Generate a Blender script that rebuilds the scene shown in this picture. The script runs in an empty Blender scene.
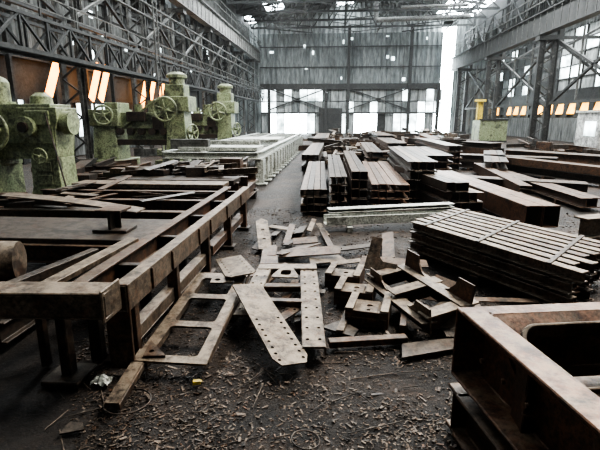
import bpy, math, random
from mathutils import Vector, Matrix, noise
random.seed(7)
R=random.uniform
PI=math.pi

# ---------------------------------------------------------------- materials
def nodes(name):
    m=bpy.data.materials.new(name); m.use_nodes=True
    nt=m.node_tree; b=nt.nodes["Principled BSDF"]
    return m,nt,b
def ramp(nt,fac,stops):
    r=nt.nodes.new("ShaderNodeValToRGB")
    el=r.color_ramp.elements
    el[0].position=stops[0][0]; el[0].color=(*stops[0][1],1)
    el[1].position=stops[-1][0]; el[1].color=(*stops[-1][1],1)
    for p,c in stops[1:-1]:
        e=el.new(p); e.color=(*c,1)
    nt.links.new(fac,r.inputs[0]); return r.outputs[0]
def nz(nt,co,scale,detail=5,rough=.6,dist=0):
    n=nt.nodes.new("ShaderNodeTexNoise"); n.inputs["Scale"].default_value=scale
    n.inputs["Detail"].default_value=detail; n.inputs["Roughness"].default_value=rough
    n.inputs["Distortion"].default_value=dist
    nt.links.new(co,n.inputs["Vector"]); return n.outputs["Fac"]
def mix(nt,f,a,b,mode='MIX'):
    m=nt.nodes.new("ShaderNodeMix"); m.data_type='RGBA'; m.blend_type=mode
    for s,v in ((m.inputs[0],f),(m.inputs[6],a),(m.inputs[7],b)):
        if hasattr(v,'links'): nt.links.new(v,s)
        elif isinstance(v,tuple): s.default_value=(*v,1)
        else: s.default_value=v
    return m.outputs[2]
def math_(nt,op,a,b=0.0,clamp=True):
    m=nt.nodes.new("ShaderNodeMath"); m.operation=op; m.use_clamp=clamp
    for s,v in ((m.inputs[0],a),(m.inputs[1],b)):
        if hasattr(v,'links'): nt.links.new(v,s)
        else: s.default_value=v
    return m.outputs[0]
def worn(name,c1,c2,dust=(.20,.17,.14),dustamt=.6,scale=3,rough=.6,metal=.3,bump=.25,c3=None,rust=0):
    m,nt,b=nodes(name)
    co=nt.nodes.new("ShaderNodeTexCoord").outputs["Object"]
    n1=nz(nt,co,scale,6,.65,.4)
    c=ramp(nt,n1,[(.38,c1),(.5,c2),(.62,c3 or c1)])
    n2=nz(nt,co,scale*9,5,.75)
    if rust:
        rf=math_(nt,'MULTIPLY',math_(nt,'SUBTRACT',nz(nt,co,scale*1.3+1,7,.75,.8),.50),7.0)
        c=mix(nt,math_(nt,'MULTIPLY',rf,rust),c,(.135,.056,.025))
    c=mix(nt,.85,c,ramp(nt,n2,[(.37,(.25,.23,.22)),(.63,(1.5,1.45,1.4))]),'MULTIPLY')
    g=nt.nodes.new("ShaderNodeNewGeometry"); sx=nt.nodes.new("ShaderNodeSeparateXYZ")
    nt.links.new(g.outputs["Normal"],sx.inputs[0])
    up=math_(nt,'MULTIPLY',math_(nt,'SUBTRACT',sx.outputs[2],.55),2.2)
    n3=nz(nt,co,scale*2.3,6,.78)
    d=math_(nt,'MULTIPLY',up,math_(nt,'MULTIPLY',math_(nt,'SUBTRACT',n3,.43),7))
    d=math_(nt,'MULTIPLY',d,dustamt)
    c=mix(nt,d,c,dust)
    nt.links.new(c,b.inputs["Base Color"])
    b.inputs["Metallic"].default_value=metal
    rr=nt.nodes.new("ShaderNodeMapRange"); nt.links.new(n2,rr.inputs[0])
    rr.inputs[3].default_value=rough-.15; rr.inputs[4].default_value=min(1,rough+.2)
    nt.links.new(rr.outputs[0],b.inputs["Roughness"])
    bp=nt.nodes.new("ShaderNodeBump"); bp.inputs["Strength"].default_value=bump; bp.inputs["Distance"].default_value=.01
    nt.links.new(nz(nt,co,scale*14,5,.7),bp.inputs["Height"]); nt.links.new(bp.outputs[0],b.inputs["Normal"])
    return m
def emis(name,col,strength,c2=None,scale=1.5):
    m,nt,b=nodes(name)
    co=nt.nodes.new("ShaderNodeTexCoord").outputs["Object"]
    c=ramp(nt,nz(nt,co,scale,4,.6),[(.35,c2 or tuple(x*.55 for x in col)),(.6,col)])
    nt.links.new(c,b.inputs["Base Color"]); nt.links.new(c,b.inputs["Emission Color"])
    b.inputs["Emission Strength"].default_value=strength; b.inputs["Roughness"].default_value=.5
    return m
RUST =worn("rust_brown",(.045,.029,.020),(.082,.048,.030),c3=(.022,.017,.014),dust=(.19,.148,.11),dustamt=.5,rough=.48,rust=.5)
DARK =worn("dark_steel",(.024,.020,.017),(.042,.033,.026),dust=(.14,.115,.092),dustamt=.5,c3=(.014,.012,.011),rough=.48,rust=.25)
TAN  =worn("dusty_plate",(.080,.063,.048),(.135,.106,.080),dust=(.30,.245,.185),dustamt=.62,c3=(.040,.029,.022),rough=.5,metal=.3,rust=.35)
RED  =worn("red_oxide",(.070,.036,.023),(.125,.062,.037),dust=(.27,.195,.135),dustamt=.55,c3=(.028,.020,.016),rough=.42,rust=.5)
WHITE=worn("galvanised_grey",(.33,.355,.335),(.46,.485,.46),dust=(.46,.48,.44),dustamt=.5,rough=.45,metal=.2,c3=(.20,.21,.19))
GREEN=worn("aged_green_paint",(.16,.195,.11),(.24,.275,.165),dust=(.34,.36,.25),dustamt=.5,rough=.45,metal=0,c3=(.06,.068,.042),scale=2)
STRUCT=worn("structure_steel",(.060,.062,.060),(.095,.098,.094),dust=(.14,.14,.13),dustamt=.3,scale=.8,c3=(.04,.04,.038))
STRUCTD=worn("structure_dark",(.022,.023,.023),(.036,.037,.036),dust=(.06,.06,.06),dustamt=.3,scale=.8)
RAILG=worn("runway_grey",(.15,.155,.15),(.22,.225,.22),scale=.8,c3=(.09,.09,.088),dustamt=.2)
YEL  =worn("yellow_paint",(.45,.34,.05),(.62,.48,.08),dust=(.5,.42,.2),c3=(.2,.15,.04),metal=0)
GREY =worn("wall_grey_light",(.30,.32,.32),(.44,.46,.45),scale=.5,c3=(.2,.2,.2),metal=0,dustamt=.1)
def corr_mat(name,c1,c2,c3,sc=.35):
    m,nt,b=nodes(name)
    t=nt.nodes.new("ShaderNodeTexCoord"); mp=nt.nodes.new("ShaderNodeMapping")
    mp.inputs["Scale"].default_value=(1,1,.18); nt.links.new(t.outputs["Object"],mp.inputs[0]); co=mp.outputs[0]
    c=ramp(nt,nz(nt,co,sc,6,.7,.3),[(.38,c1),(.5,c2),(.62,c3)])
    c=mix(nt,.75,c,ramp(nt,nz(nt,co,sc*12,4,.7),[(.35,(.3,.3,.3)),(.65,(1.4,1.4,1.4))]),'MULTIPLY')
    nt.links.new(c,b.inputs["Base Color"]); b.inputs["Roughness"].default_value=.75
    return m
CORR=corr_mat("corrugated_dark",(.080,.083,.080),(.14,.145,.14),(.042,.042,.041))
CORRF=corr_mat("corrugated_far_haze",(.12,.135,.135),(.20,.215,.21),(.07,.078,.078))  # far cladding mixed lighter and bluish: distance haze put into its colour
CORRL=corr_mat("corrugated_light",(.25,.26,.26),(.38,.40,.39),(.16,.165,.16))
SKYL=emis("skylight_glass",(.86,.95,1.0),11.0)
WIN =emis("dirty_window_glass",(.80,.90,.92),3.0,(.16,.20,.20),.8)
WIN2=emis("bright_window_glass",(.85,.95,1.0),16.0,(.6,.7,.7),.8)
AMB =emis("amber_translucent_panel",(1.0,.42,.05),4.5,(.95,.30,.03))
YELP=emis("yellow_translucent_panel",(.98,.52,.08),2.6,(.55,.27,.03))

def soil():
    m,nt,b=nodes("oily_soil")
    co=nt.nodes.new("ShaderNodeTexCoord").outputs["Object"]
    c=ramp(nt,nz(nt,co,.9,7,.65,.5),[(.38,(.007,.0055,.0045)),(.5,(.018,.013,.010)),(.64,(.044,.030,.022))])
    c=mix(nt,.9,c,ramp(nt,nz(nt,co,30,6,.8),[(.36,(.15,.15,.15)),(.64,(2.1,1.95,1.8))]),'MULTIPLY')
    v=nt.nodes.new("ShaderNodeTexVoronoi"); v.inputs["Scale"].default_value=45; nt.links.new(co,v.inputs["Vector"])
    sp=math_(nt,'LESS_THAN',v.outputs["Distance"],.2)
    sp=math_(nt,'MULTIPLY',sp,math_(nt,'GREATER_THAN',nz(nt,co,5,3),.50))
    c=mix(nt,math_(nt,'MULTIPLY',sp,.6),c,(.12,.088,.065))
    nt.links.new(c,b.inputs["Base Color"]); b.inputs["Roughness"].default_value=.65
    bp=nt.nodes.new("ShaderNodeBump"); bp.inputs["Strength"].default_value=1; bp.inputs["Distance"].default_value=.04
    nt.links.new(nz(nt,co,24,8,.8),bp.inputs["Height"]); nt.links.new(bp.outputs[0],b.inputs["Normal"])
    return m
SOIL=soil()
CHIP=worn("swarf_chips",(.080,.057,.042),(.155,.118,.092),scale=8,c3=(.030,.023,.018))

# ---------------------------------------------------------------- mesh builder
def Ipr(h,w,tw=.02,tf=.025):
    return [(-w/2,-h/2),(w/2,-h/2),(w/2,-h/2+tf),(tw/2,-h/2+tf),(tw/2,h/2-tf),(w/2,h/2-tf),(w/2,h/2),(-w/2,h/2),(-w/2,h/2-tf),(-tw/2,h/2-tf),(-tw/2,-h/2+tf),(-w/2,-h/2+tf)]
def Cpr(h,w,t=.02,flip=1):
    p=[(0,-h/2),(w,-h/2),(w,-h/2+t),(t,-h/2+t),(t,h/2-t),(w,h/2-t),(w,h/2),(0,h/2)]
    p=[(x-w/2,y) for x,y in p]
    return p if flip==1 else [(-x,y) for x,y in p][::-1]
def Rpr(h,w): return [(-w/2,-h/2),(w/2,-h/2),(w/2,h/2),(-w/2,h/2)]
class M:
    def __init__(s,name,mats,bevel=0):
        s.n=name; s.mats=mats; s.v=[]; s.f=[]; s.mi=[]; s.bevel=bevel; s.smooth=[]
    def add(s,vs,fs,mi=0,mat=None,smooth=False):
        o=len(s.v)
        s.v+=[tuple(mat@Vector(v)) if mat else tuple(v) for v in vs]
        for f in fs:
            s.f.append([i+o for i in f]); s.mi.append(mi); s.smooth.append(smooth)
    def box(s,c,d,mi=0,rz=0,rx=0,ry=0,top=1.0):
        x,y,z=d[0]/2,d[1]/2,d[2]/2
        vs=[(-x,-y,-z),(x,-y,-z),(x,y,-z),(-x,y,-z),(-x*top,-y*top,z),(x*top,-y*top,z),(x*top,y*top,z),(-x*top,y*top,z)]
        fs=[(3,2,1,0),(4,5,6,7),(0,1,5,4),(1,2,6,5),(2,3,7,6),(3,0,4,7)]
        mt=Matrix.Translation(c)@Matrix.Rotation(rz,4,'Z')@Matrix.Rotation(ry,4,'Y')@Matrix.Rotation(rx,4,'X')
        s.add(vs,fs,mi,mt)
    def ext(s,p0,p1,prof,mi=0,up=(0,0,1),roll=0):
        p0=Vector(p0);p1=Vector(p1);d=(p1-p0).normalized();u=Vector(up)
        if abs(d.dot(u))>.99:u=Vector((0,1,0))
        r=d.cross(u).normalized();u=r.cross(d)
        c,sn=math.cos(roll),math.sin(roll)
        n=len(prof);vs=[]
        for p in (p0,p1):
            for a,b in prof:
                vs.append(p+r*(a*c-b*sn)+u*(a*sn+b*c))
        fs=[tuple(range(n)),tuple(range(2*n-1,n-1,-1))]
        for i in range(n):
            j=(i+1)%n; fs.append((i,i+n,j+n,j))
        s.add(vs,fs,mi)
    def bar(s,p0,p1,w,h=None,mi=0,**k): s.ext(p0,p1,Rpr(h or w,w),mi,**k)
    def tube(s,p0,p1,w,h,t=.015,mi=0,roll=0):
        for pr in ([(-w/2,h/2-t),(w/2,h/2-t),(w/2,h/2),(-w/2,h/2)],[(-w/2,-h/2),(w/2,-h/2),(w/2,-h/2+t),(-w/2,-h/2+t)],
                   [(-w/2,-h/2+t),(-w/2+t,-h/2+t),(-w/2+t,h/2-t),(-w/2,h/2-t)],[(w/2-t,-h/2+t),(w/2,-h/2+t),(w/2,h/2-t),(w/2-t,h/2-t)]):
            s.ext(p0,p1,pr,mi,roll=roll)
    def cyl(s,p0,p1,r0,r1=None,n=20,mi=0):
        r1=r0 if r1 is None else r1
        p0=Vector(p0);p1=Vector(p1);d=(p1-p0).normalized();u=Vector((0,0,1)) if abs(d.z)<.99 else Vector((1,0,0))
        a=d.cross(u).normalized();b=a.cross(d)
        vs=[p+(a*math.cos(2*PI*i/n)+b*math.sin(2*PI*i/n))*r for p,r in((p0,r0),(p1,r1)) for i in range(n)]
        o=[(i,i+n,(i+1)%n+n,(i+1)%n) for i in range(n)]
        s.add(vs,o,mi,smooth=True); s.add(vs,[tuple(range(n)),tuple(range(2*n-1,n-1,-1))],mi)
    def lathe(s,base,axis,prof,n=24,mi=0):
        for (a,ra),(b,rb) in zip(prof,prof[1:]):
            A=Vector(base)+Vector(axis)*a;B=Vector(base)+Vector(axis)*b
            if (B-A).length<1e-5:B=A+Vector(axis)*1e-4
            s.cyl(A,B,ra,rb,n,mi)
    def torus(s,c,axis,Rr,r,n=28,m=8,mi=0):
        d=Vector(axis).normalized();u=Vector((0,0,1)) if abs(d.z)<.99 else Vector((1,0,0))
        a=d.cross(u).normalized();b=a.cross(d);vs=[];fs=[]
        for i in range(n):
            e=a*math.cos(2*PI*i/n)+b*math.sin(2*PI*i/n)
            for j in range(m):
                t=2*PI*j/m; vs.append(Vector(c)+e*(Rr+r*math.cos(t))+d*r*math.sin(t))
        for i in range(n):
            for j in range(m):
                fs.append((i*m+j,((i+1)%n)*m+j,((i+1)%n)*m+(j+1)%m,i*m+(j+1)%m))
        s.add(vs,fs,mi,smooth=True)
    def wheel(s,c,axis,Rr,r=.03,spokes=5,mi=0):
        d=Vector(axis).normalized();u=Vector((0,0,1)) if abs(d.z)<.99 else Vector((1,0,0))
        a=d.cross(u).normalized();b=a.cross(d);c=Vector(c)
        s.torus(c,axis,Rr,r,mi=mi); s.cyl(c-d*.08,c+d*.08,Rr*.2,n=14,mi=mi)
        for i in range(spokes):
            t=2*PI*i/spokes+.3; s.cyl(c,c+(a*math.cos(t)+b*math.sin(t))*Rr,r*.8,n=8,mi=mi)
    def plate(s,outline,holes,t,O,ex,ey,mi=0):
        """flat plate with real cut-outs; outline/holes in local 2D, O origin, ex/ey local axes"""
        cu=bpy.data.curves.new("tmp",'CURVE');cu.dimensions='2D';cu.fill_mode='BOTH';cu.extrude=t/2
        for pl in [outline]+holes:
            sp=cu.splines.new('POLY');sp.points.add(len(pl)-1);sp.use_cyclic_u=True
            for q,(x,y) in zip(sp.points,pl):q.co=(x,y,0,1)
        ob=bpy.data.objects.new("tmp",cu);bpy.context.scene.collection.objects.link(ob)
        dg=bpy.context.evaluated_depsgraph_get();me=ob.evaluated_get(dg).to_mesh()
        vs=[v.co.copy() for v in me.vertices];fs=[tuple(p.vertices) for p in me.polygons]
        ob.evaluated_get(dg).to_mesh_clear();bpy.data.objects.remove(ob);bpy.data.curves.remove(cu)
        ex=Vector(ex).normalized();ey=Vector(ey);ey=(ey-ex*ey.dot(ex)).normalized();ez=ex.cross(ey)
        mt=Matrix(((ex.x,ey.x,ez.x,O[0]),(ex.y,ey.y,ez.y,O[1]),(ex.z,ey.z,ez.z,O[2]),(0,0,0,1)))
        s.add(vs,fs,mi,mt)
    def truss(s,p0,p1,h,n,w=.1,mi=0,up=(0,0,1)):
        p0=Vector(p0);p1=Vector(p1);u=Vector(up)*h
        s.bar(p0,p1,w,mi=mi);s.bar(p0+u,p1+u,w,mi=mi)
        for i in range(n+1):
            a=p0.lerp(p1,i/n); s.bar(a,a+u,w*.7,mi=mi)
            if i<n:
                b=p0.lerp(p1,(i+1)/n)
                if i%2: s.bar(a,b+u,w*.7,mi=mi)
                else: s.bar(a+u,b,w*.7,mi=mi)
    def done(s):
        me=bpy.data.meshes.new(s.n);me.from_pydata(s.v,[],s.f)
        for m in s.mats:me.materials.append(m)
        me.polygons.foreach_set("material_index",s.mi);me.polygons.foreach_set("use_smooth",s.smooth);me.update()
        ob=bpy.data.objects.new(s.n,me);bpy.context.scene.collection.objects.link(ob)
        if s.bevel:
            b=ob.modifiers.new("bevel",'BEVEL');b.width=s.bevel;b.segments=1;b.limit_method='ANGLE';b.angle_limit=math.radians(50)
        return ob
def circ(x,y,r,n=12): return [(x+r*math.cos(2*PI*i/n),y+r*math.sin(2*PI*i/n)) for i in range(n)]
def rrect(x0,y0,x1,y1,r,n=5):
    o=[]
    for cx,cy,a in((x1-r,y1-r,0),(x0+r,y1-r,90),(x0+r,y0+r,180),(x1-r,y0+r,270)):
        for i in range(n+1):
            t=math.radians(a+90*i/n);o.append((cx+r*math.cos(t),cy+r*math.sin(t)))
    return o
def rect(x0,y0,x1,y1): return [(x0,y0),(x1,y0),(x1,y1),(x0,y1)]

# ---------------------------------------------------------------- floor
def gh(x,y):
    a=noise.noise(Vector((x*.7,y*.7,0)))*.035+noise.noise(Vector((x*3,y*3,4)))*.020+noise.noise(Vector((x*9,y*9,8)))*.012
    return a-.03
m=M("floor",[SOIL])
def axis(a,b,fa,fb,fine,coarse):
    o=[];x=a
    while x<b:
        o.append(x); x+=fine if fa<=x<fb else coarse
    o.append(b);return o
xs=axis(-16,22,-4,4,.05,.5);ys=axis(-4,62,1.5,8,.05,.5)
vs=[(x,y,gh(x,y)) for y in ys for x in xs];n=len(xs)
fs=[(j*n+i,j*n+i+1,(j+1)*n+i+1,(j+1)*n+i) for j in range(len(ys)-1) for i in range(n-1)]
m.add(vs,fs,0,smooth=True);m.done()

# ---------------------------------------------------------------- shell
XL,XR,YF=-14.0,20.0,60.0
def corr(m,a,b,z0,z1,pitch,amp,nrm,mi=0):
    a=Vector(a);b=Vector(b);L=(b-a).length;n=int(L/pitch*4);nr=Vector(nrm)
    prof=[0,0,1,1];vs=[];fs=[]
    for i in range(n+1):
        p=a.lerp(b,i/n)+nr*amp*prof[i%4]
        vs+= [(p.x,p.y,z0),(p.x,p.y,z1)]
    for i in range(n):fs.append((2*i,2*i+2,2*i+3,2*i+1))
    m.add(vs,fs,mi)
m=M("wall_left",[CORR,WIN,STRUCTD,AMB,CORRL])
corr(m,(XL,-4,0),(XL,YF,0),4.6,14,.5,.12,(1,0,0))
corr(m,(XL,-4,0),(XL,YF,0),0,1.0,.5,.12,(1,0,0))
for y in range(-4,60,2):
    r=random.random()
    if r<.40: m.box((XL,y+1,1.9),(.05,1.9,1.8),1)
    else: m.box((XL,y+1,1.9),(.08,2,1.8),2)
    m.box((XL+.05,y,1.9),(.12,.12,1.9),2)
m.box((XL,28,2.9),(.2,64,.25),2)
m.box((XL,28,3.7),(.06,64,1.8),2)
m.box((XL+.1,28,4.65),(.3,64,.2),2)
for y in range(-2,60,3):
    m.box((XL+.3,y,7),(.2,.16,14),2)
for z in (6.5,8.5,10.5): m.box((XL+.2,28,z),(.12,64,.14),2)
for i in range(40):
    y=R(8,58);z=R(4.9,9.8);m.box((XL+.15,y,z),(.03,R(.06,.4),R(.1,.5)),1)
m.done()
m=M("amber_louvre_panels",[AMB,STRUCTD])
for y,z,h in ((16.3,4.3,2.4),(21,3.8,1.8),(24.8,3.9,2.2),(25.8,3.9,2.2),(31.3,3.7,2.2),(32.6,3.7,2.2),(34.4,3.7,2.2),(37,3.6,2),(40,3.6,2)):
    m.box((XL+.9,y,z),(.08,.46,h),0,rx=-.55)
    m.box((XL+.85,y+.34,z),(.14,.10,h+.1),1,rx=-.55)
m.done()
m=M("wall_right",[CORRL,WIN,STRUCTD,YELP,CORR,WIN2])
corr(m,(XR,-4,0),(XR,YF,0),9.2,14,.5,.12,(-1,0,0),4)
corr(m,(XR,-4,0),(XR,YF,0),0,2.0,.5,.12,(-1,0,0),4)
for y in range(-4,60,2):
    for k in range(5):
        z=4.3+k*1.0
        r=random.random()
        if y<43: mi=1 if r<.60 else (5 if r<.65 else 0)
        else: mi=2 if r<.45 else (4 if r<.8 else 1)
        m.box((XR,y+1,z+.5),(.05,1.84,.9),mi)
    m.box((XR-.05,y,6.7),(.14,.14,5.2),2)
for k in range(6): m.box((XR-.05,28,4.3+k),(.12,64,.1),2)
m.box((XR,28,3.85),(.2,64,.8),2)
for y in range(-4,60,2):
    m.box((XR+.0,y+1,2.75),(.05,1.2,.9),3 if random.random()<.65 else 2,ry=.25)
    m.box((XR,y,2.75),(.12,.75,1.4),2)
m.box((XR+.2,28,2.7),(.05,64,1.6),2)
m.done()
m=M("wall_back",[CORR,STRUCTD]);corr(m,(XL,-4,0),(XR,-4,0),0,15,.6,.12,(0,1,0))
for x in range(-12,20,4):m.box((x,-3.8,7.5),(.3,.3,15),1)
m.done()
# far wall
m=M("wall_far",[CORRF,CORRL,STRUCT,WIN,WIN2,STRUCTD])
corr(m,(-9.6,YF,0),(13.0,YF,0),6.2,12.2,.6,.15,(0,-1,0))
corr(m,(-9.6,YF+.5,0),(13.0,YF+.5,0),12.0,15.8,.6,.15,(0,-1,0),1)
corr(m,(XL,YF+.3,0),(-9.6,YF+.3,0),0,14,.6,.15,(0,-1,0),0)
m.box((13.75,YF+.3,6.5),(1.7,.1,13),4)
corr(m,(14.6,YF+.2,0),(20,YF+.2,0),0,14,.6,.1,(0,-1,0),0)
m.box((1.7,YF-.2,5.85),(22.6,.5,.7),5)
for i in range(23):
    x=-9.6+i*1.0
    r=random.random()
    for k,(z0,z1) in enumerate(((2.6,4.0),(4.1,5.5))):
        m.box((x+.5,YF+.1,(z0+z1)/2),(.93,.05,z1-z0),random.choice([0,1,1,3,3]))
    low=4 if (i in (1,3,4,5,12,13,14,20,22)) else (3 if r<.5 else 1)
    if i in(8,15): low=5
    m.box((x+.5,YF+.1,1.3),(.93,.05,2.5),low)
    m.box((x,YF,2.75),(.08,.12,5.5),2)
for x in (-8.5,-1.2,1.6,9.2,12.8): m.box((x,YF-.5,6.5 if x in(1.6,9.2,) else 3.1),(.35,.4,13 if x in(1.6,9.2) else 6.2),5)
for a,b in ((-8.5,-1.2),(1.6,9.2)):
    m.bar((a,YF-.4,3),(b,YF-.4,5.6),.16,mi=5);m.bar((a,YF-.4,5.6),(b,YF-.4,3),.16,mi=5)
m.box((1.7,YF-.4,2.6),(22.6,.2,.22),5)
m.box((-.6,YF-.3,1.6),(3.0,.2,3.2),5)
for z in (8.2,10.6): m.box((1.7,YF-.3,z),(22.6,.12,.12),5)
for i in range(12): m.box((R(-9,12.5),YF-.2,R(6.6,12)),(R(.15,.5),.04,R(.1,.5)),3)
m.done()

# ceiling
m=M("ceiling",[CORR,SKYL,STRUCTD])
ridge=3
def rz_(x): return 15.8-abs(x-ridge)*.17
for x0 in [XL+i*2 for i in range(17)]:
    x1=x0+2
    for y0 in range(-4,60,4):
        sky=((x0 in(-6,) or x0 in (8,)) and (y0//4)%2==0 and y0<44) or (x0 in(12,14) and y0>36) or (x0 in (2,4) and y0==48) or (y0>30 and random.random()<.14)
        vs=[(x0,y0,rz_(x0)),(x1,y0,rz_(x1)),(x1,y0+4,rz_(x1)),(x0,y0+4,rz_(x0))]
        m.add(vs,[(0,1,2,3)],1 if sky else 0)
m.done()
m=M("roof_trusses",[STRUCTD,STRUCT])
for k,y in enumerate(range(4,60,4)):
    n=14;pb=[(-10+i*25.5/n,y,12.2) for i in range(n+1)];pt=[(p[0],y,rz_(p[0])-.25) for p in pb]
    m.bar(pb[0],pb[-1],.2,mi=0)
    for i in range(n):
        m.bar(pt[i],pt[i+1],.2);m.bar(pb[i],pt[i],.1)
        m.bar(pb[i] if i<7 else pt[i],pt[i+1] if i<7 else pb[i+1],.1)
for x in range(-9,16,2):
    m.bar((x,-2,rz_(x)-.12),(x,60,rz_(x)-.12),.16)
    if x%4==1: m.bar((x,-2,12.3),(x,60,12.3),.12,mi=1)
for y in range(28,60,4):
    m.bar((-10,y,12.3),(-3,y+4,12.3),.1);m.bar((8,y+4,12.3),(15,y,12.3),.1)
    m.bar((-3,y,12.3),(3,y+4,12.3),.08,mi=1);m.bar((8,y,12.3),(2,y+4,12.3),.08,mi=1)
m.done()
m=M("roof_duct",[RAILG]);m.cyl((4,50,11.7),(13.4,50,11.9),.24);m.cyl((4,50,11.7),(4,50,15.5),.24);m.cyl((6,46,12.0),(12,46,12.1),.15);m.done()

# left columns + crane runway + catwalk
for y in (8.6,17.6,24,30.4,36.8,43.2,49.6,56):
    m=M("laced_column",[STRUCT,STRUCTD])
    for dx in (-.35,.35):
        m.ext((-10.2+dx,y,-.1),(-10.2+dx,y,8.75),Cpr(.3,.12,.02,1 if dx<0 else -1),up=(0,1,0))
    for i in range(18):
        z=i*.48+.1;a,b=(-.32,.32) if i%2 else (.32,-.32)
        m.bar((-10.2+a,y-.16,z),(-10.2+b,y-.16,z+.48),.06,mi=1)
    m.box((-10.2,y,.2),(1.1,.6,.4));m.box((-10.2,y,8.6),(1.1,.6,.3))
    m.bar((-11.1,y,8.7),(-11.1,y,13.5),.3,mi=0)
    m.bar((-10.2,y,6.2),(XL+.4,y,7.6),.14,mi=1);m.bar((-10.2,y,8.4),(XL+.4,y,8.4),.2,mi=1);m.bar((-10.2,y,8.4),(XL+.4,y,5),.12,mi=1)
    m.done()
m=M("left_crane_runway",[RAILG,STRUCT,STRUCTD])
m.ext((-9.7,-3.8,9.4),(-9.7,59.5,9.4),Ipr(1.3,.55,.04,.06))
for i in range(63): m.box((-9.45,-3.5+i,9.4),(.03,.05,1.15),1)
m.box((-9.7,28,10.1),(.12,63,.12),2)
m.box((-10.4,28,10.06),(1.0,63,.05),1)
for i in range(32): m.bar((-9.3,-3.5+i*2,10.1),(-9.3,-3.5+i*2,11.1),.05,mi=1)
for z in (10.6,11.1): m.bar((-9.3,-3.5,z),(-9.3,59,z),.05,mi=1)
m.box((-10.85,28,11.7),(.08,63,3.4),1)
m.done()
m=M("side_catwalk",[STRUCTD,STRUCT])
m.truss((-8.9,-2,3.9),(-8.9,58,3.9),1.0,48,.1,0)
m.truss((-9.6,-2,3.9),(-9.6,58,3.9),1.0,48,.1,0)
m.box((-9.25,28,3.95),(.8,60,.05),0)
for z in (5.2,5.6): m.bar((-8.9,-2,z),(-8.9,58,z),.04,mi=1)
for i in range(31): m.bar((-8.9,-2+i*2,4.9),(-8.9,-2+i*2,5.6),.05,mi=1)
m.done()
m=M("aisle_bracing",[STRUCTD,STRUCT])
ys_=[8.6,17.6,24,30.4,36.8,43.2,49.6,56]
for a,b in zip(ys_,ys_[1:]):
    a+=.2;b-=.2
    m.bar((-10.2,a,5.6),(-10.2,b,8.6),.12,mi=1);m.bar((-10.2,a,8.6),(-10.2,b,5.6),.12)
    m.bar((-10.2,a,5.6),(-10.2,b,5.6),.16)
    for q in (.2,.4,.6,.8): m.bar((-10.3,a+(b-a)*q,5.6),(-10.3,a+(b-a)*q,8.7),.07,mi=1)
for z in (7.0,7.6): m.cyl((-9.6,-2,z),(-9.6,58,z),.06,n=8,mi=1)
m.done()
m=M("access_ladder",[STRUCT])
for dx in (0,.45): m.bar((-8.7,22.5+dx,0),(-8.7,22.5+dx,9),.06)
for i in range(28): m.bar((-8.7,22.5,.3+i*.31),(-8.7,22.95,.3+i*.31),.03)
m.done()

# right columns + runway
for y in (14,24,34.6,45.7,56):
    m=M("crane_column",[STRUCTD,STRUCT])
    for dx in(0,.9):
        m.ext((14.3+dx,y,-.1),(14.3+dx,y,7.4),Ipr(.4,.25,.02,.03),up=(1,0,0))
    for i in range(12):
        z=i*.6+.2;a,b=(0,.9) if i%2 else(.9,0)
        m.bar((14.3+a,y,z),(14.3+b,y,z+.6),.08,mi=1)
    m.box((14.75,y,.2),(1.5,.7,.4));m.box((14.75,y,7.38),(1.6,.7,.3))
    m.bar((15.5,y,7.4),(15.5,y,13.6),.3)
    m.bar((14.5,y,6),(XR-.3,y,9),.15);m.bar((15,y,7.4),(XR-.3,y,7.4),.2);m.bar((15,y,7.4),(XR-.3,y,4),.14)
    m.done()
m=M("right_crane_runway",[STRUCTD,STRUCT,RAILG])
m.ext((14.2,-3.8,8.3),(14.2,59.5,8.3),Ipr(1.5,.6,.04,.07))
for i in range(63): m.box((13.96,-3.5+i,8.3),(.03,.06,1.35),1)
m.box((14.2,28,9.1),(.12,63,.12),2)
m.box((14.9,28,9.06),(1.1,63,.05),1)
for i in range(32): m.bar((13.8,-3.5+i*2,9.1),(13.8,-3.5+i*2,10.2),.05,mi=1)
for z in (9.6,10.2): m.bar((13.8,-3.5,z),(13.8,59,z),.06,mi=1)
m.truss((15.3,-2,9.6),(15.3,59,9.6),2.2,24,.14,0)
m.box((15.9,28,12.2),(.08,63,2.6),0)
m.done()
m=M("side_bracing",[STRUCTD,STRUCT])
ys_=[14,24,34.6,45.7,56]
for a,b in zip(ys_,ys_[1:]):
    a+=.3;b-=.3
    m.bar((15.2,a,3),(15.2,b,7.2),.16);m.bar((15.2,a,7.2),(15.2,b,3),.16);m.bar((15.2,a,3),(15.2,b,3),.2)
    for q in (.33,.66): m.bar((15.2,a+(b-a)*q,3),(15.2,a+(b-a)*q,7.5),.1,mi=1)
m.done()
m=M("yellow_post",[YEL]);m.ext((13.0,43,0),(13.0,43,3.4),Ipr(.45,.4,.04,.05),up=(1,0,0));m.box((13.0,43,3.5),(.8,.7,.2));m.box((13.0,43,.1),(.8,.8,.2));m.done()
m=M("site_cabin",[GREY,WIN,STRUCTD,WHITE])
m.box((15.9,27.3,1.15),(3.2,2.4,2.3),0);m.box((15.9,27.3,2.35),(3.4,2.6,.12),3)
m.box((14.28,27,1.4),(.04,1.1,.8),1);m.box((15,26.08,1.4),(.9,.04,.8),1);m.box((16.3,26.08,1.0),(.8,.04,1.9),2)
m.done()
m=M("green_container",[GREEN,STRUCTD])
m.box((13.0,40,.95),(2.2,2.0,1.7),0);
for i in range(9): m.box((11.98+i*.26,38.98,.95),(.1,.05,1.6),0)
m.box((13.0,39,1.85),(2.3,.2,.12),1);m.box((13.0,39,.1),(2.3,.2,.12),1);m.done()

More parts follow.
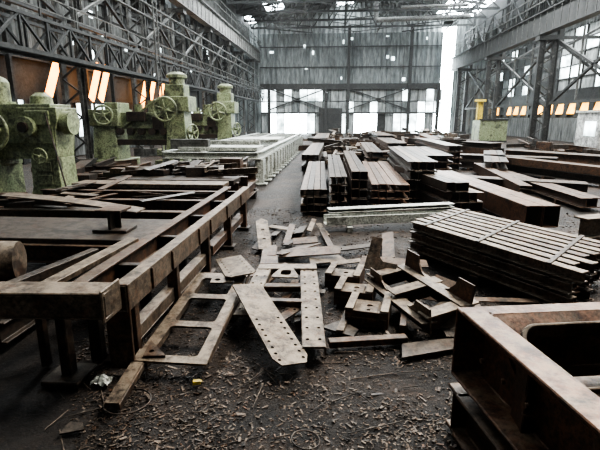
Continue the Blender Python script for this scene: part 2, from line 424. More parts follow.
# ---------------------------------------------------------------- green machines
def machine_near():
    m=M("green_milling_machine",[GREEN,DARK,STRUCT],bevel=.02)
    x,y=-5.95,9.2
    secs=[(0,1.15,.95),(.12,1.15,.95),(.2,.8,.75),(.6,.62,.65),(1.2,.58,.62),(1.75,.68,.7),(1.95,.84,.76),(2.2,.84,.76)]
    for (z0,w0,d0),(z1,w1,d1) in zip(secs,secs[1:]):
        a=[(x-w0/2,y-d0/2,z0),(x+w0/2,y-d0/2,z0),(x+w0/2,y+d0/2,z0),(x-w0/2,y+d0/2,z0),
           (x-w1/2,y-d1/2,z1),(x+w1/2,y-d1/2,z1),(x+w1/2,y+d1/2,z1),(x-w1/2,y+d1/2,z1)]
        m.add(a,[(3,2,1,0),(4,5,6,7),(0,1,5,4),(1,2,6,5),(2,3,7,6),(3,0,4,7)])
    m.box((x-.85,y,1.88),(2.3,.74,.78));m.box((x-.5,y,1.4),(1.2,.6,.45),0)
    m.box((x-1.4,y-.1,1.6),(.9,.95,1.15));m.box((x-1.6,y,.7),(1.1,.95,1.4));m.box((x-1.6,y,.1),(1.3,1.15,.2))
    m.lathe((x-.1,y,2.15),(0,0,1),[(0,.28),(.12,.28),(.12,.22),(.27,.2),(.35,.1)])
    m.lathe((x-1.0,y-.1,2.2),(0,0,1),[(0,.34),(.12,.34),(.12,.27),(.5,.27),(.58,.22),(.64,.1)])
    m.cyl((x+.42,y-.1,1.9),(x+.6,y-.1,1.9),.24);m.cyl((x-.2,y-.3,1.82),(x-.2,y-.52,1.82),.2);m.cyl((x-.2,y-.52,1.82),(x-.2,y-.58,1.82),.1,mi=1)
    m.wheel((x-.85,y-.70,1.75),(0.1,-1,0),.40,.038,5);m.cyl((x-.85,y-.70,1.75),(x-.85,y-.2,1.75),.07)
    m.wheel((x+.05,y-.52,1.25),(0,-1,0),.15,.02,4)
    for i in range(4): m.cyl((x-.35+.23*i,y-.46,.12),(x-.35+.23*i,y-.46,.2),.04,n=8,mi=1)
    for z in (.75,1.02): m.box((x,y-.33,z),(.3,.03,.2),0)
    m.cyl((x+.2,y-.40,2.1),(x+.58,y-.5,.3),.02,n=6,mi=1)
    m.box((x+.02,y-.39,2.0),(.5,.04,.28),0)
    m.done()
machine_near()
def machine_far(x,y,s=1.0):
    m=M("green_straightening_press",[GREEN,DARK,STRUCT],bevel=.02)
    T=lambda a,b,c:(x+a*s,y+b*s,c*s)
    B=lambda c,d,mi=0,**k:m.box(T(*c),tuple(q*s for q in d),mi,**k)
    B((-1.5,0,.15),(1.5,1.6,.3));B((-1.5,0,.9),(1.0,1.1,1.4),top=.85);B((-1.5,0,1.85),(1.3,1.3,.6))
    B((-1.1,-.1,2.0),(.5,1.0,.8));B((0,0,1.75),(2.6,.8,.6));B((.1,0,1.2),(1.6,.6,.5))
    B((1.2,0,.15),(1.4,1.6,.3));B((1.25,0,1.2),(.8,1.0,2.0),top=.85);B((1.25,0,2.35),(1.1,1.0,.55))
    B((1.25,0,2.8),(.7,.7,.5));m.cyl(T(1.25,0,3.0),T(1.25,0,3.35),.28*s);m.lathe(T(1.25,0,3.3),(0,0,1),[(0,.38*s),(.1*s,.38*s),(.2*s,.2*s)])
    m.cyl(T(.3,0,2.0),T(.3,0,2.5),.22*s);m.cyl(T(-.3,0,2.0),T(-.3,0,2.35),.16*s)
    m.wheel(T(1.0,-.75,2.15),(0,-1,0),.42*s,.05*s,6);m.cyl(T(1.0,-.75,2.15),T(1.0,-.3,2.15),.09*s)
    m.wheel(T(-1.3,-.85,1.95),(0.2,-1,0),.33*s,.04*s,5);m.cyl(T(-1.3,-.85,1.95),T(-1.3,-.4,1.95),.08*s)
    m.wheel(T(1.85,-.3,1.3),(1,-.4,0),.3*s,.035*s,5);m.cyl(T(1.85,-.3,1.3),T(1.5,-.1,1.3),.06*s)
    for i in range(5): m.cyl(T(-.9+i*.42,-.35,1.35),T(-.9+i*.42,-.55,1.35),.13*s,n=14,mi=1)
    B((0,-.3,.95),(3.4,.3,.2),1);m.bar(T(-.7,-.5,1.55),T(.6,-.6,2.5),.08*s)
    B((-.2,-.5,1.9),(.7,.2,.35),1);B((.6,-.45,1.65),(.4,.15,.5),1)
    m.done()
machine_far(-7.75,18.6,1.08);machine_far(-7.3,25.0,1.08)

# ---------------------------------------------------------------- white conveyor table
m=M("roller_conveyor_table",[WHITE,DARK,STRUCT],bevel=.008)
x0,x1,y0,y1=-5.2,-2.3,13.6,31
m.ext((x1,y0,.88),(x1,y1,.88),Ipr(.24,.2,.02,.03));m.ext((x0,y0,.88),(x0,y1,.88),Ipr(.24,.2,.02,.03))
m.ext((-4,y0,.88),(-4,y1,.88),Ipr(.24,.2,.02,.03))
y=y0
while y<y1:
    m.ext((x0,y,.88),(x1,y,.88),Ipr(.2,.14,.02,.025));y+=1.3
y=y0+.1
while y<y1:
    m.box((x1+.02,y,.38),(.26,.12,.76));m.box((x1,y,.02),(.5,.4,.05));m.box((x1+.1,y+.4,.5),(.05,.3,.5));m.box((x0,y,.38),(.2,.12,.76));y+=.95
m.box((-3.6,14.4,1.06),(2.5,1.2,.12));m.box((-4.0,16.8,1.04),(2.2,1.6,.08));m.box((-3.4,20.5,1.06),(2.0,2.6,.12))
m.box((-4.5,14.0,1.2),(1.2,.25,.3),2);m.bar((-5.0,15.6,1.15),(-2.5,15.2,1.15),.1,.2)
m.done()

# ---------------------------------------------------------------- left assembly bench (foreground)
m=M("steel_assembly_bench",[RUST,TAN,DARK],bevel=.005)
m.ext((-1.63,3.12,.64),(-1.63,8.25,.64),Cpr(.22,.12,.016,-1),1)
m.ext((-1.98,3.12,.64),(-1.98,8.25,.64),Ipr(.22,.12,.016,.022),0)
m.tube((-1.70,3.45,.20),(-1.70,5.75,.20),.11,.15,.012,1)
m.tube((-1.72,5.9,.2),(-1.72,8.1,.2),.12,.14,.012,0)
for y in (3.35,4.35,5.55,6.8,8.05):
    m.box((-1.66,y,.26),(.11,.08,.54),0);m.box((-1.72,y,.01),(.34,.2,.04),2);m.box((-1.98,y,.26),(.1,.08,.54),2)
m.box((-1.66,3.14,.40),(.20,.03,.72),0)
for y in (3.8,4.8,5.9,7,8.0): m.ext((-1.98,y,.62),(-1.63,y,.62),Cpr(.16,.08,.012),2)
for y in (3.6,4.1,5.0,5.5,6.4,7.4):
    m.box((-1.60,y,.64),(.10,.014,.19),0)
m.box((-3.5,5.05,.65),(3.0,1.05,.13),2)
m.ext((-5.2,4.5,.56),(-2.05,4.5,.56),Cpr(.2,.09,.014),0)
for x in (-4.8,-3.6,-2.4):
    m.box((x,4.6,.26),(.14,.12,.52),2);m.box((x,5.3,.26),(.14,.12,.52),2)
for y in (6.1,7.0,7.9): m.ext((-5.4,y,.6),(-2.05,y,.6),Ipr(.22,.14,.014,.02),0)
for x in (-5.2,-3.9): m.ext((x,5.6,.36),(x,8.2,.36),Ipr(.22,.14,.014,.02),2);m.box((x,6,.12),(.15,.15,.26),2);m.box((x,8,.12),(.15,.15,.26),2)
for x in (-2.9,-3.9): m.ext((x,3.4,.16),(x,4.5,.16),Ipr(.2,.12,.014,.02),2)
m.done()
m=M("box_beam_offcut",[TAN,RUST,DARK],bevel=.012)
m.tube((-3.4,2.86,.70),(-1.60,2.96,.70),.24,.2,.016,0)
m.box((-3.3,3.0,.3),(.2,.22,.6),2);m.box((-2.06,3.05,.3),(.08,.10,.6),2);m.box((-1.61,2.96,.7),(.02,.28,.25),0)
m.box((-2.06,3.05,.02),(.3,.3,.04),2)
m.done()
m=M("angle_brace",[TAN,DARK],bevel=.004)
m.bar((-2.35,3.15,.66),(-2.08,4.4,.76),.13,.05);m.bar((-2.9,3.2,.55),(-2.5,4.4,.62),.1,.08,mi=1);m.bar((-2.35,3.2,.62),(-2.35,3.2,.0),.06,mi=1);m.bar((-2.9,3.2,.6),(-2.9,3.2,0),.06,mi=1);m.done()
m=M("rusty_drum",[TAN,DARK]);m.lathe((-3.55,3.75,.66),(.94,.3,0),[(0,.0),(0,.19),(.1,.205),(.2,.19),(.4,.205),(.58,.19),(.58,0)]);m.box((-3.3,3.85,.23),(.7,.4,.46),1);m.done()
m=M("i_beam_stub",[DARK,RUST],bevel=.004)
m.box((-2.55,4.95,.735),(.4,.3,.03),0);m.box((-2.55,4.95,.85),(.03,.26,.2),0);m.box((-2.55,4.95,.85),(.16,.02,.2),0);m.box((-2.55,4.95,.965),(.3,.3,.03),1);m.done()
m=M("bent_sheet",[TAN])
vs=[];fs=[]
for i in range(13):
    t=i/12
    for j in range(2): vs.append((-4.9+2.3*t,6.15-.5*t+j*.3,.76+.06*math.sin(t*3)+.12*(1-t)**2))
for i in range(12): fs.append((2*i,2*i+1,2*i+3,2*i+2))
m.add(vs,fs);o=m.done();q=o.modifiers.new("s",'SOLIDIFY');q.thickness=.015
m=M("steel_bed_platform",[DARK,TAN,RUST],bevel=.006)
m.box((-3.6,8.6,.72),(3.0,.5,.08),1);m.box((-3.4,9.4,.70),(2.7,.7,.10),0);m.box((-3.8,10.6,.70),(3.2,.9,.12),0)
for y in (8.5,9.3,10.3,11.4): m.ext((-5.2,y,.55),(-2.0,y,.55),Ipr(.25,.16,.015,.02),2)
for x in (-2.05,-3.6,-5.1): m.ext((x,8.5,.3),(x,11.6,.3),Ipr(.28,.16,.015,.02),2)
for x in (-2.1,-3.6,-5.1):
    for y in (8.7,10,11.4): m.box((x,y,.1),(.2,.2,.25),0)
m.box((-3.2,11.2,.83),(2.0,.35,.10),1,rz=.1);m.box((-4.4,9.9,.82),(1.4,.25,.12),2,rz=-.2);m.box((-2.9,9.9,.85),(.8,.5,.2),0,rz=.3)
m.box((-2.5,10.9,.92),(.5,.4,.25),2)
m.done()
m=M("stacked_rails",[DARK,RUST],bevel=.004)
for i in range(6):
    m.ext((-8.5,6.5+i*.30,.2+.05*i),(-5.7,6.2+i*.33,.2+.07*i),Ipr(.2,.14,.015,.02),i%2)
m.ext((-7.5,7.6,.62),(-5.6,6.7,.76),Ipr(.2,.14,.015,.02),0)
m.done()

# ---------------------------------------------------------------- foreground ladder frame
m=M("tapered_ladder_frame",[TAN,RUST],bevel=.003)
def flat(m,p0,p1,w,t=.02,mi=0,holes=0,r=.014,lip=0):
    p0=Vector(p0);p1=Vector(p1);L=(p1-p0).length
    d=(p1-p0).normalized();side=Vector((-d.y,d.x,0)).normalized()
    hs=[]
    if holes:
        for i in range(holes):
            x=L*(i+.6)/(holes+.2)
            hs+= [circ(x,-w*.28,r),circ(x,w*.28,r)]
    m.plate(rect(0,-w/2,L,w/2),hs,t,p0,d,side,mi)
    if lip:
        for sgn in (-1,1):
            m.bar(p0+side*sgn*w/2-Vector((0,0,lip/2)),p1+side*sgn*w/2-Vector((0,0,lip/2)),.012,lip,mi=mi)
e1=Vector((.03,1,.108)).normalized();e2=Vector((1,.12,.02)).normalized();oo=Vector((-1.57,3.13,.11))
m.plate([(0,0),(1.62,.02),(1.62,.56),(0,.60)],[rrect(.09,.11,.52,.50,.04),rrect(.61,.11,1.04,.49,.04),rrect(1.13,.11,1.49,.47,.04)],.02,oo,e1,e2,0)
for v_ in (.0,.10,.50,.59):
    m.bar(oo+e2*v_-Vector((0,0,.03)),oo+e2*v_+e1*1.6-Vector((0,0,.03)),.012,.06,mi=0)
flat(m,(-1.52,2.66,.055),(-1.54,3.3,.12),.10,lip=.05)
m.plate([(0,0),(.18,0),(0,.22)],[circ(.05,.06,.02)],.015,(-1.5,3.16,.14),(1,.1,0),(0,1,.1),1)
m.plate([(0,0),(.24,0),(.18,.18),(.0,.22)],[circ(.07,.07,.03)],.015,(-1.3,4.45,.28),(1,.1,0),(0,1,.1),0)
m.done()
m=M("perforated_plate",[TAN],bevel=0)
def perf(m,P0,P1,P3,t=.014,rows=2,cols=9,r=.013,start=.1,extra=[]):
    P0=Vector(P0);P1=Vector(P1);P3=Vector(P3);L=(P1-P0).length;W=(P3-P0).length
    hs=[]
    for j in range(rows):
        yy=W*(.16+.68*j/(max(1,rows-1)))
        for i in range(cols): hs.append(circ(L*(start+(.95-start)*i/(cols-1)),yy,r))
    ey=(P3-P0)
    m.plate([(0,0),(L*.93,0),(L,W*.15),(L,W*.85),(L*.93,W),(0,W)],hs+extra,t,P0,P1-P0,ey)
perf(m,(-1.02,4.28,.33),(-.42,3.12,.12),(-.76,4.44,.30),cols=8,start=.5,r=.014)
m.done()
m=M("perforated_plate",[TAN,RUST])
perf(m,(-1.52,5.5,.20),(-1.12,4.45,.34),(-1.24,5.68,.22),cols=7,r=.013)
m.done()
m=M("perforated_u_frame",[TAN,RUST],bevel=0)
flat(m,(-.14,3.42,.13),(-.30,5.35,.17),.19,holes=9,lip=.07,r=.016)
flat(m,(-.86,3.95,.15),(-.84,5.35,.18),.17,holes=6,lip=.07,r=.016)
flat(m,(-.92,5.3,.185),(-.2,5.36,.185),.18,lip=.07)
flat(m,(-.84,4.75,.15),(-.28,4.8,.15),.11,lip=.05,mi=1);flat(m,(-.84,4.35,.15),(-.24,4.35,.15),.08,lip=.05,mi=1)
m.plate([(0,0),(.3,0),(.3,.08),(.22,.3),(.08,.3),(0,.08)],[rrect(.09,.07,.21,.22,.04)],.014,(-.70,4.9,.2),(1,0,0),(0,1,.05))
m.bar((-.98,4.0,.06),(-.62,5.7,.1),.05,.03,mi=1)
m.done()
m=M("channel_brackets",[RUST,TAN],bevel=.003)
for i,(x,y) in enumerate(((.16,5.3),(.27,4.80),(.38,4.3))):
    a=-.2;c,s_=math.cos(a),math.sin(a)
    def Q(u,v,z): return (x+u*c-v*s_,y+u*s_+v*c,z)
    m.box(Q(0,0,.10),(.42,.44,.018),1,rz=a)
    for u in (-.20,.20): m.box(Q(u,0,.09),(.018,.44,.18),0,rz=a);m.box(Q(u*.85,0,.185),(.08,.44,.016),1,rz=a)
    m.box(Q(0,-.21,.09),(.42,.018,.16),0,rz=a)
    m.plate(rect(-.09,-.14,.09,.14),[circ(0,.05,.03),circ(0,-.06,.02)],.016,Q(0,-.0,.115),(1,a,0),(0,1,0),1)
m.bar((-.02,3.66,.05),(.68,3.80,.05),.09,.06,mi=0);m.bar((.66,3.9,.08),(.79,4.6,.1),.06,.1)
m.bar((.08,3.9,.04),(.18,4.4,.05),.07,.04,mi=1)
m.done()
m=M("gusset_bracket",[TAN,RUST],bevel=.003)
def gus(L,H):
    o=[(0,0),(L,0),(L,H)]
    k=[]
    for i in range(9):
        t=PI*i/8;k.append((L/2+ (L*.30)*math.cos(t),H-(H*.62)*math.sin(t)))
    return o+k+[(0,H)]
D=Vector((.40,-.92,-.03)).normalized();S=Vector((.92,.40,.05)).normalized()
O=Vector((.46,4.95,.08))
for k,(off,h) in enumerate(((0,.26),(.42,.36))):
    o=O+S*off+Vector((0,0,.05*k))
    m.plate(gus(1.15,h),[circ(.1,.10,.02),circ(1.05,.10,.02)],.018,o,D,(-.10+.2*k,-.05,1),k)
    m.bar(o+Vector((0,0,h*.45))-S*.02,o+D*1.15+Vector((0,0,h*.45))-S*.02,.17,.018,mi=0)
for t in (.04,.52,1.08):
    o=O+D*t+Vector((0,0,.17))
    m.bar(o-S*.06,o+S*.52+Vector((0,0,.05)),.16,.018,mi=0)
    m.bar(o+Vector((0,0,-.09)),o+S*.44+Vector((0,0,-.05)),.016,.16,mi=1)
m.plate([(0,0),(.40,0),(.54,.22),(.44,.38),(.15,.28)],[circ(.25,.15,.04)],.018,(.82,4.15,.05),(.7,-.5,0),(.4,.6,.6))
m.plate([(0,0),(.44,0),(.40,.26),(.13,.34)],[],.018,(.98,4.8,.03),(.8,-.3,0),(.2,.8,.7),1)
m.plate([(0,0),(.40,0),(.40,.12),(.22,.12),(.15,.18),(.13,.40),(0,.40)],[],.02,(.38,5.2,.24),(.8,-.5,0),(.1,.5,.8),0)
m.done()
# ---------------------------------------------------------------- stacks
def stack(name,P,ang,L,nx,nz,w,h,kind='C',mats=None,gap=.01,jit=.06,drop=0):
    m=M(name,mats or [RUST,DARK,TAN],bevel=.003)
    d=Vector((math.cos(ang),math.sin(ang),0));s=Vector((-d.y,d.x,0))*-1
    for k in range(nz):
        n=nx-(drop if k==nz-1 else 0)
        for i in range(n):
            o=Vector((P[0],P[1],0))+s*((i+.5)*(w+gap))+d*R(-jit,jit)+Vector((0,0,.06+(k+.5)*(h+.012)))
            e=o+d*(L+R(-jit,jit)*3)+s*R(-.01,.01)
            mi=random.choice([0,0,0,1,1,1,2]) if len(m.mats)>2 else 0
            if kind=='C': m.ext(o,e,Cpr(h,w,.012,random.choice([1,1,-1])),mi)
            elif kind=='I': m.ext(o,e,Ipr(h,w,.014,.018),mi)
            elif kind=='B': m.tube(o,e,w,h,.012,mi)
            else: m.bar(o,e,w,h,mi=mi)
    for q in (.15,.5,.85):
        a=Vector((P[0],P[1],0))+d*L*q
        m.bar(a+Vector((0,0,.0)),a+s*nx*(w+gap)+Vector((0,0,.0)),.1,.12,mi=1)
    return m.done()
a90=PI/2
stack("channel_bundle",(-.70,9.3),a90+.03,6.2,4,3,.13,.15,'C')
stack("channel_bundle",(-.10,9.55),a90+.02,6.0,3,4,.12,.17,'I')
stack("channel_bundle",(.38,9.9),a90+.01,6.3,2,4,.17,.19,'B',drop=0)
stack("channel_bundle",(.85,10.2),a90-.02,5.5,5,3,.16,.15,'C',mats=[RED,RUST,RUST])
stack("channel_bundle",(1.75,11.0),a90-.03,6.0,4,4,.17,.22,'I')
stack("channel_bundle",(2.35,9.5),a90+.18,3.6,5,3,.15,.2,'C',drop=2)
stack("channel_bundle",(3.45,8.2),a90+.10,5.6,2,1,.30,.40,'B',mats=[RED,RUST,RED])
m=M("galvanised_channel",[WHITE],bevel=.004)
m.ext((-.15,7.95,.20),(2.25,8.6,.20),Cpr(.26,.16,.015),roll=PI/2+.0);m.ext((-.1,8.2,.33),(2.3,8.8,.36),Cpr(.07,.22,.012))
m.box((.3,8.1,.05),(.1,.5,.1));m.box((1.9,8.5,.05),(.1,.5,.1));m.done()
m=M("beam_stack",[TAN,RUST,DARK],bevel=.003)
d=Vector((.52,-.855,0));L=2.45;A=Vector((1.10,6.45,0));Bp=Vector((2.05,7.65,0));s=(Bp-A)
nl=3;lh=.15
for k in range(nl):
    n=8
    for i in range(n):
        o=A+s*((i+.5)/n)+Vector((0,0,.10+lh*(k+.5)))+d*R(-.04,.04)
        w=s.length/n*.62
        m.ext(o,o+d*(L+R(-.05,.05)),Ipr(lh-.03,w,.012,.016),0 if k==nl-1 and i%3 else (0 if i==0 else 1))
    z=.10+lh*(k+1)-.012
    for q in (.12,.5,.88):
        o=A+d*L*q; m.bar(o+Vector((0,0,z)),o+s+Vector((0,0,z)),.05,.022,mi=2)
for q in (.1,.5,.9):
    o=A+d*L*q; m.bar(o+Vector((0,0,.03)),o+s+Vector((0,0,.03)),.12,.14,mi=2)
m.done()
m=M("i_beam_offcut",[RUST,TAN],bevel=.005);m.ext((3.95,7.35,.28),(6.2,8.3,.28),Ipr(.34,.26,.02,.03),1);m.box((4.3,7.5,.05),(.3,.3,.1));m.box((5.9,8.2,.05),(.3,.3,.1));m.done()

# ---------------------------------------------------------------- big fabricated box girder, right foreground
m=M("fabricated_box_girder",[RED,RUST,TAN],bevel=.006)
O=Vector((.79,2.60,0));ex=Vector((.985,.17,0)).normalized();ey=Vector((.20,-.98,0)).normalized()
def P(a,b,z): return O+ex*a+ey*b+Vector((0,0,z))
m.ext(P(.09,0,.62),P(.09,2.6,.62),Cpr(.46,.18,.022),0)
m.bar(P(.07,0,.855),P(.07,2.6,.855),.15,.02,mi=0)
m.ext(P(.09,.02,.16),P(.09,2.6,.16),Ipr(.30,.20,.02,.025),1)
for b in (.45,1.0,1.6,2.2): m.bar(P(.12,b,.4),P(.12,b,.84),.015,.15,mi=1)
m.ext(P(0,-.02,.62),P(1.9,-.02,.62),Cpr(.46,.12,.02),0)
m.ext(P(0,-.02,.16),P(1.9,-.02,.16),Ipr(.30,.16,.02,.025),1)
nrm=Vector((0,0,1))
sl=(ey*.80-nrm*.60).normalized();up=(ex.cross(sl)).normalized()
if up.z<0: up=-up
o=P(.15,.06,.85)
ring=rrect(.13,.10,.72,.46,.10)
m.plate(rect(0,0,.86,.60),[ring],.025,o,ex,sl,0)
cc=o+ex*.43+sl*.28
for a,b in zip(ring,ring[1:]+ring[:1]):
    p=o+ex*a[0]+sl*a[1];q=o+ex*b[0]+sl*b[1]
    po=(p-cc).normalized()*.03;qo=(q-cc).normalized()*.03
    m.add([p+up*.04,q+up*.04,q-up*.12,p-up*.12,p+up*.04+po,q+up*.04+qo,q-up*.12+qo,p-up*.12+po],
          [(0,1,2,3),(7,6,5,4),(0,4,5,1),(3,2,6,7)],2)
m.bar(o+ex*.43+sl*.60,o+ex*.43+sl*.60-Vector((0,0,.16)),.86,.02,mi=1,up=(0,1,0))
for a in (.12,.74): m.bar(P(a,.52,.2),P(a,.52,.52),.05,.03,mi=1)
m.ext(P(1.09,.05,.62),P(1.09,2.6,.62),Cpr(.46,.2,.022,-1),0)
m.bar(P(1.09,.05,.855),P(1.09,2.6,.855),.18,.02,mi=0)
m.ext(P(1.09,.05,.16),P(1.09,2.6,.16),Ipr(.30,.20,.02,.025),1)
m.box(P(.57,1.3,.30),(.9,2.4,.02),1,rz=math.atan2(ex.y,ex.x))
for b in (.3,.5,.7): m.cyl(P(-.012,b,.70),P(-.03,b,.70),.016,n=6,mi=1)
m.done()

# ---------------------------------------------------------------- far / mid rubble
def pile(name,cx,cy,rx,ry,n,hmax,mats,z0=.03,k0=1,blocks=True):
    m=M(name,mats)
    for i in range(n):
        x=cx+R(-rx,rx);y=cy+R(-ry,ry);z=z0+R(0,hmax)*(1-abs(x-cx)/rx*.6)
        a=random.choice([0,PI/2,PI/2,PI/2,R(0,PI)])+R(-.2,.2);L=R(.5,2.6)*min(1,rx)*k0
        d=Vector((math.cos(a),math.sin(a),R(-.12,.12)))
        o=Vector((x,y,z));e=o+d*L
        k=random.random();mi=random.randrange(len(mats));q=k0
        if not blocks: m.bar(o,e,R(.08,.22)*q,.015,mi=mi,roll=R(-.25,.25));continue
        if k<.35:m.ext(o,e,Ipr(R(.12,.3)*q,R(.1,.2)*q,.015*q,.02*q),mi)
        elif k<.6:m.ext(o,e,Cpr(R(.12,.3)*q,R(.08,.15)*q,.015*q),mi)
        elif k<.8:m.bar(o,e,R(.2,.6)*q,.02,mi=mi,roll=R(-.4,.4))
        else:m.box(o,(R(.2,.7)*q,R(.2,.7)*q,R(.1,.4)*q),mi,rz=a)
    m.done()
pile("scrap_pile",.5,20.0,1.8,1.8,60,.8,[RUST,DARK,TAN])
pile("scrap_pile",.2,26,1.2,3,50,.9,[RUST,DARK,TAN])
pile("scrap_pile",5,26,2.6,3,90,1.0,[RUST,DARK,TAN,RED])
pile("scrap_pile",6,36,5,5,110,1.2,[DARK,RUST,TAN])
pile("scrap_pile",.6,38,2.6,5,80,1.0,[DARK,RUST,TAN])
pile("scrap_pile",10.6,22,2.2,4,80,.8,[DARK,RUST])
pile("scrap_pile",-7.6,13.6,1.1,1.4,40,.5,[DARK,RUST])
pile("bench_offcuts",-3.9,6.9,1.1,.8,14,.06,[DARK,RUST,TAN],z0=.75,k0=.6,blocks=False)
pile("bench_offcuts",-3.6,10.2,1.3,1.0,30,.14,[DARK,RUST,TAN],z0=.82,k0=.5)
for (x,y,a,L,nx,nz,w,h) in ((4.6,11.5,a90-.1,6,1,1,.3,.3),(5.4,10.2,a90+.02,7,2,1,.25,.22),(6.6,12.2,2.75,5,2,1,.28,.25),(8.2,13,a90+.4,6,2,2,.25,.25),(5.0,15.6,a90-.3,6,3,2,.25,.25),(8,17,2.7,6,3,2,.25,.25),(3,15.8,a90-.05,5,5,3,.2,.22),(2.5,21.8,a90,6,4,3,.22,.25),(10.5,15,a90+.6,6,3,2,.3,.3),(1.2,17.3,a90-.02,7,3,3,.2,.22),(-1.2,16.5,a90,8,3,3,.2,.2),(7.2,22,a90+.5,7,4,3,.25,.25),(2.6,29,a90,9,5,3,.22,.28),(-1.3,27,a90,9,4,3,.22,.25),(4.2,17.5,a90,7,3,4,.2,.22)):
    stack("long_beams",(x,y),a,L,nx,nz,w,h,random.choice(['I','C']),mats=[DARK,RUST,RUST])
m=M("upright_plate_offcuts",[TAN,RUST,DARK],bevel=.003)
m.plate([(0,0),(.2,0),(.2,.9),(.1,1.0),(0,.9)],[circ(.1,.3,.03),circ(.1,.6,.03)],.02,(-1.12,6.5,.05),(.9,.2,0),(0,.93,.25))
m.plate([(0,0),(.25,0),(.2,.8),(0,.7)],[],.02,(-1.0,5.9,.02),(1,.1,0),(0,1,.05),1)
m.plate([(0,0),(.55,.05),(.5,.35),(.05,.3)],[],.02,(-.30,5.9,.03),(1,.3,0),(0,1,.0),0)
m.plate([(0,0),(.35,.05),(.3,.2),(.05,.25)],[],.02,(-.1,4.0,.03),(1,-.8,0),(0,1,.0),2)
m.plate([(0,0),(.15,.0),(.13,.07),(.05,.1)],[],.012,(-1.75,2.4,.0),(1,.4,0),(0,1,.1),2)
m.plate([(0,0),(.22,.03),(.2,.12),(.03,.1)],[],.012,(-.3,5.0,.0),(1,-.5,0),(0,1,.1),2)
m.plate([(0,0),(.5,0),(.5,.1),(0,.1)],[circ(.1,.05,.015),circ(.4,.05,.015)],.014,(-.55,3.9,.06),(.5,.8,.05),(-.8,.5,.1),1)
m.plate([(0,0),(.7,0),(.66,.12),(0,.14)],[],.014,(-1.3,5.0,.10),(.8,.3,.05),(-.3,.8,.1),1)
m.plate([(0,0),(.6,0),(.6,.16),(.1,.2)],[],.014,(.60,3.5,.02),(.9,.3,.03),(-.3,.8,.05),2)
m.plate([(0,0),(.9,0),(.85,.2),(0,.24)],[],.016,(.35,5.75,.10),(.9,-.25,.06),(.2,.8,.15),1)
m.plate([(0,0),(.8,0),(.8,.14),(0,.14)],[circ(.1,.07,.02),circ(.7,.07,.02)],.016,(.05,6.5,.05),(.8,.25,.04),(-.2,.8,.1),2)
m.done()
pile("loose_plate_scrap",-.6,7.3,.5,.5,8,.06,[TAN,RUST,DARK],blocks=False)
pile("loose_plate_scrap",-.9,6.6,.3,.4,5,.05,[RUST,DARK],blocks=False,k0=1.3)
pile("loose_plate_scrap",.4,6.3,.5,.4,6,.05,[RUST,TAN,DARK],k0=1,blocks=False)
pile("loose_plate_scrap",-.5,4.3,.5,.5,8,.03,[RUST,DARK],k0=.5,blocks=False)
pile("loose_plate_scrap",1.35,4.3,.35,.6,10,.05,[RUST,DARK],k0=.8,blocks=False)

# small debris carpet (one mesh)
m=M("swarf_and_bolt_debris",[CHIP,DARK,TAN,RUST])
cnt=0
while cnt<24000:
    y=1.5+(R(0,1)**1.7)*8.5;x=R(-2.2,2.2)*(y/2.4)*.75
    if noise.noise(Vector((x*1.7,y*1.7,3)))<R(-.55,.25)-(.3 if x<-.6 and y<3.2 else 0): continue
    cnt+=1
    z=gh(x,y);s=R(.003,.009)*(1+.08*y)*(1.8 if random.random()<.05 else 1);k=random.random()
    if k<.62: m.box((x,y,z+s*.4),(s*R(1,3),s,s*.6),random.choice([0,1,1,3,3,0]),rz=R(0,6),rx=R(-.5,.5))
    elif k<.84: m.box((x,y,z+s*.4),(s*R(3,6),s*1.3,.003),random.choice([0,1,3]),rz=R(0,6),ry=R(-.4,.4))
    elif k<.92:
        p=Vector((x,y,z+.01));a=R(0,6)
        for j in range(5):
            a+=.6;q=p+Vector((math.cos(a),math.sin(a),R(-.1,.3)))*s*1.6;m.bar(p,q,.004,mi=0);p=q
    else:
        a=R(0,PI);dd=Vector((math.cos(a),math.sin(a),0));p=Vector((x,y,z+.01));m.cyl(p,p+dd*s*4,s*.35,n=6,mi=1);m.cyl(p,p+dd*s*.8,s*.8,n=6,mi=1)
m.done()
m=M("loose_steel_rods",[DARK,CHIP])
for i in range(44):
    x=R(-2,.8);y=R(1.9,5);a=R(0,PI);L=R(.1,.4);p=Vector((x,y,gh(x,y)+.015));m.cyl(p,p+Vector((math.cos(a),math.sin(a),R(0,.1)))*L,.004,n=6,mi=i%2)
m.torus((-1.45,2.75,.02),(0,.05,1),.16,.006,mi=0);m.torus((-.15,2.45,.02),(.1,.05,1),.09,.005,mi=0)
m.done()
m=M("crumpled_plastic_bag",[WHITE])
vs=[];fs=[];n=9
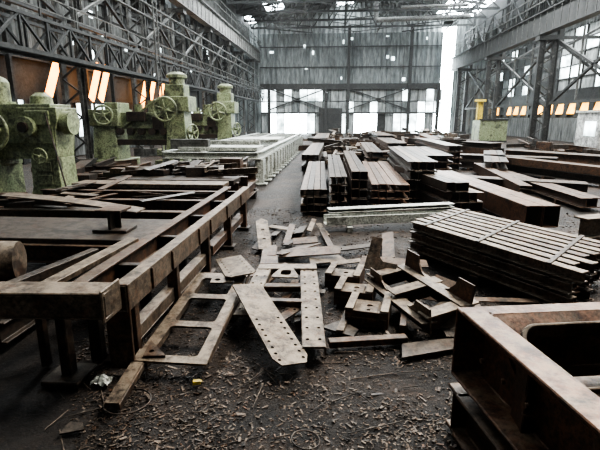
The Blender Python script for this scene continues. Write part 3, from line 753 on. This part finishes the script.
for i in range(n):
    for j in range(n):
        u=i/(n-1)-.5;v=j/(n-1)-.5;vs.append((-1.76+u*.14,2.98+v*.11,.02+.05*max(0,1-4*(u*u+v*v))+R(-.012,.02)))
for i in range(n-1):
    for j in range(n-1): fs.append((i*n+j,i*n+j+1,(i+1)*n+j+1,(i+1)*n+j))
m.add(vs,fs);m.done()
m=M("yellow_carton",[YEL]);m.box((-1.03,3.03,.015),(.06,.04,.025),rz=.3,top=.9);m.box((-1.0,3.045,.016),(.012,.03,.004),rz=.3);m.done()

# ---------------------------------------------------------------- light
sc=bpy.context.scene
w=bpy.data.worlds.new("overcast_sky");sc.world=w;w.use_nodes=True
wn=w.node_tree
bg=wn.nodes["Background"];bg.inputs[0].default_value=(.80,.92,1.0,1);bg.inputs[1].default_value=1.0
vo=wn.nodes.new("ShaderNodeVolumeScatter");vo.inputs["Density"].default_value=.0005;vo.inputs["Anisotropy"].default_value=.3
wn.links.new(vo.outputs[0],wn.nodes["World Output"].inputs["Volume"])
def area(n,loc,sx,sy,p,col=(.92,.96,.97),rot=(0,0,0)):
    l=bpy.data.lights.new(n,'AREA');l.shape='RECTANGLE';l.size=sx;l.size_y=sy;l.energy=p;l.color=col
    o=bpy.data.objects.new(n,l);o.location=loc;o.rotation_euler=rot;sc.collection.objects.link(o)
area("skylight_lamp",(5,8,12.1),3,4,2300,(1,.95,.86))
area("skylight_lamp",(9,18,12.1),3,8,1900)
area("skylight_lamp",(-5,22,12.1),2,10,1700)
area("skylight_lamp",(8,36,12.1),3,12,3000)
area("skylight_lamp",(-4,44,12.1),3,10,2800)
area("skylight_lamp",(-12,22,9),1.5,30,900)
area("skylight_lamp",(17.5,30,9),2,40,1800)

# ---------------------------------------------------------------- camera
cd=bpy.data.cameras.new("camera");cam=bpy.data.objects.new("camera",cd);sc.collection.objects.link(cam)
cd.sensor_width=36;cd.lens=27;cam.location=(0,0,2.0)
cam.rotation_euler=(math.radians(90-13.4),0,math.radians(4.33))
sc.camera=cam
try: sc.view_settings.look='AgX - High Contrast'
except Exception as e: print(e)
sc.view_settings.exposure=.75
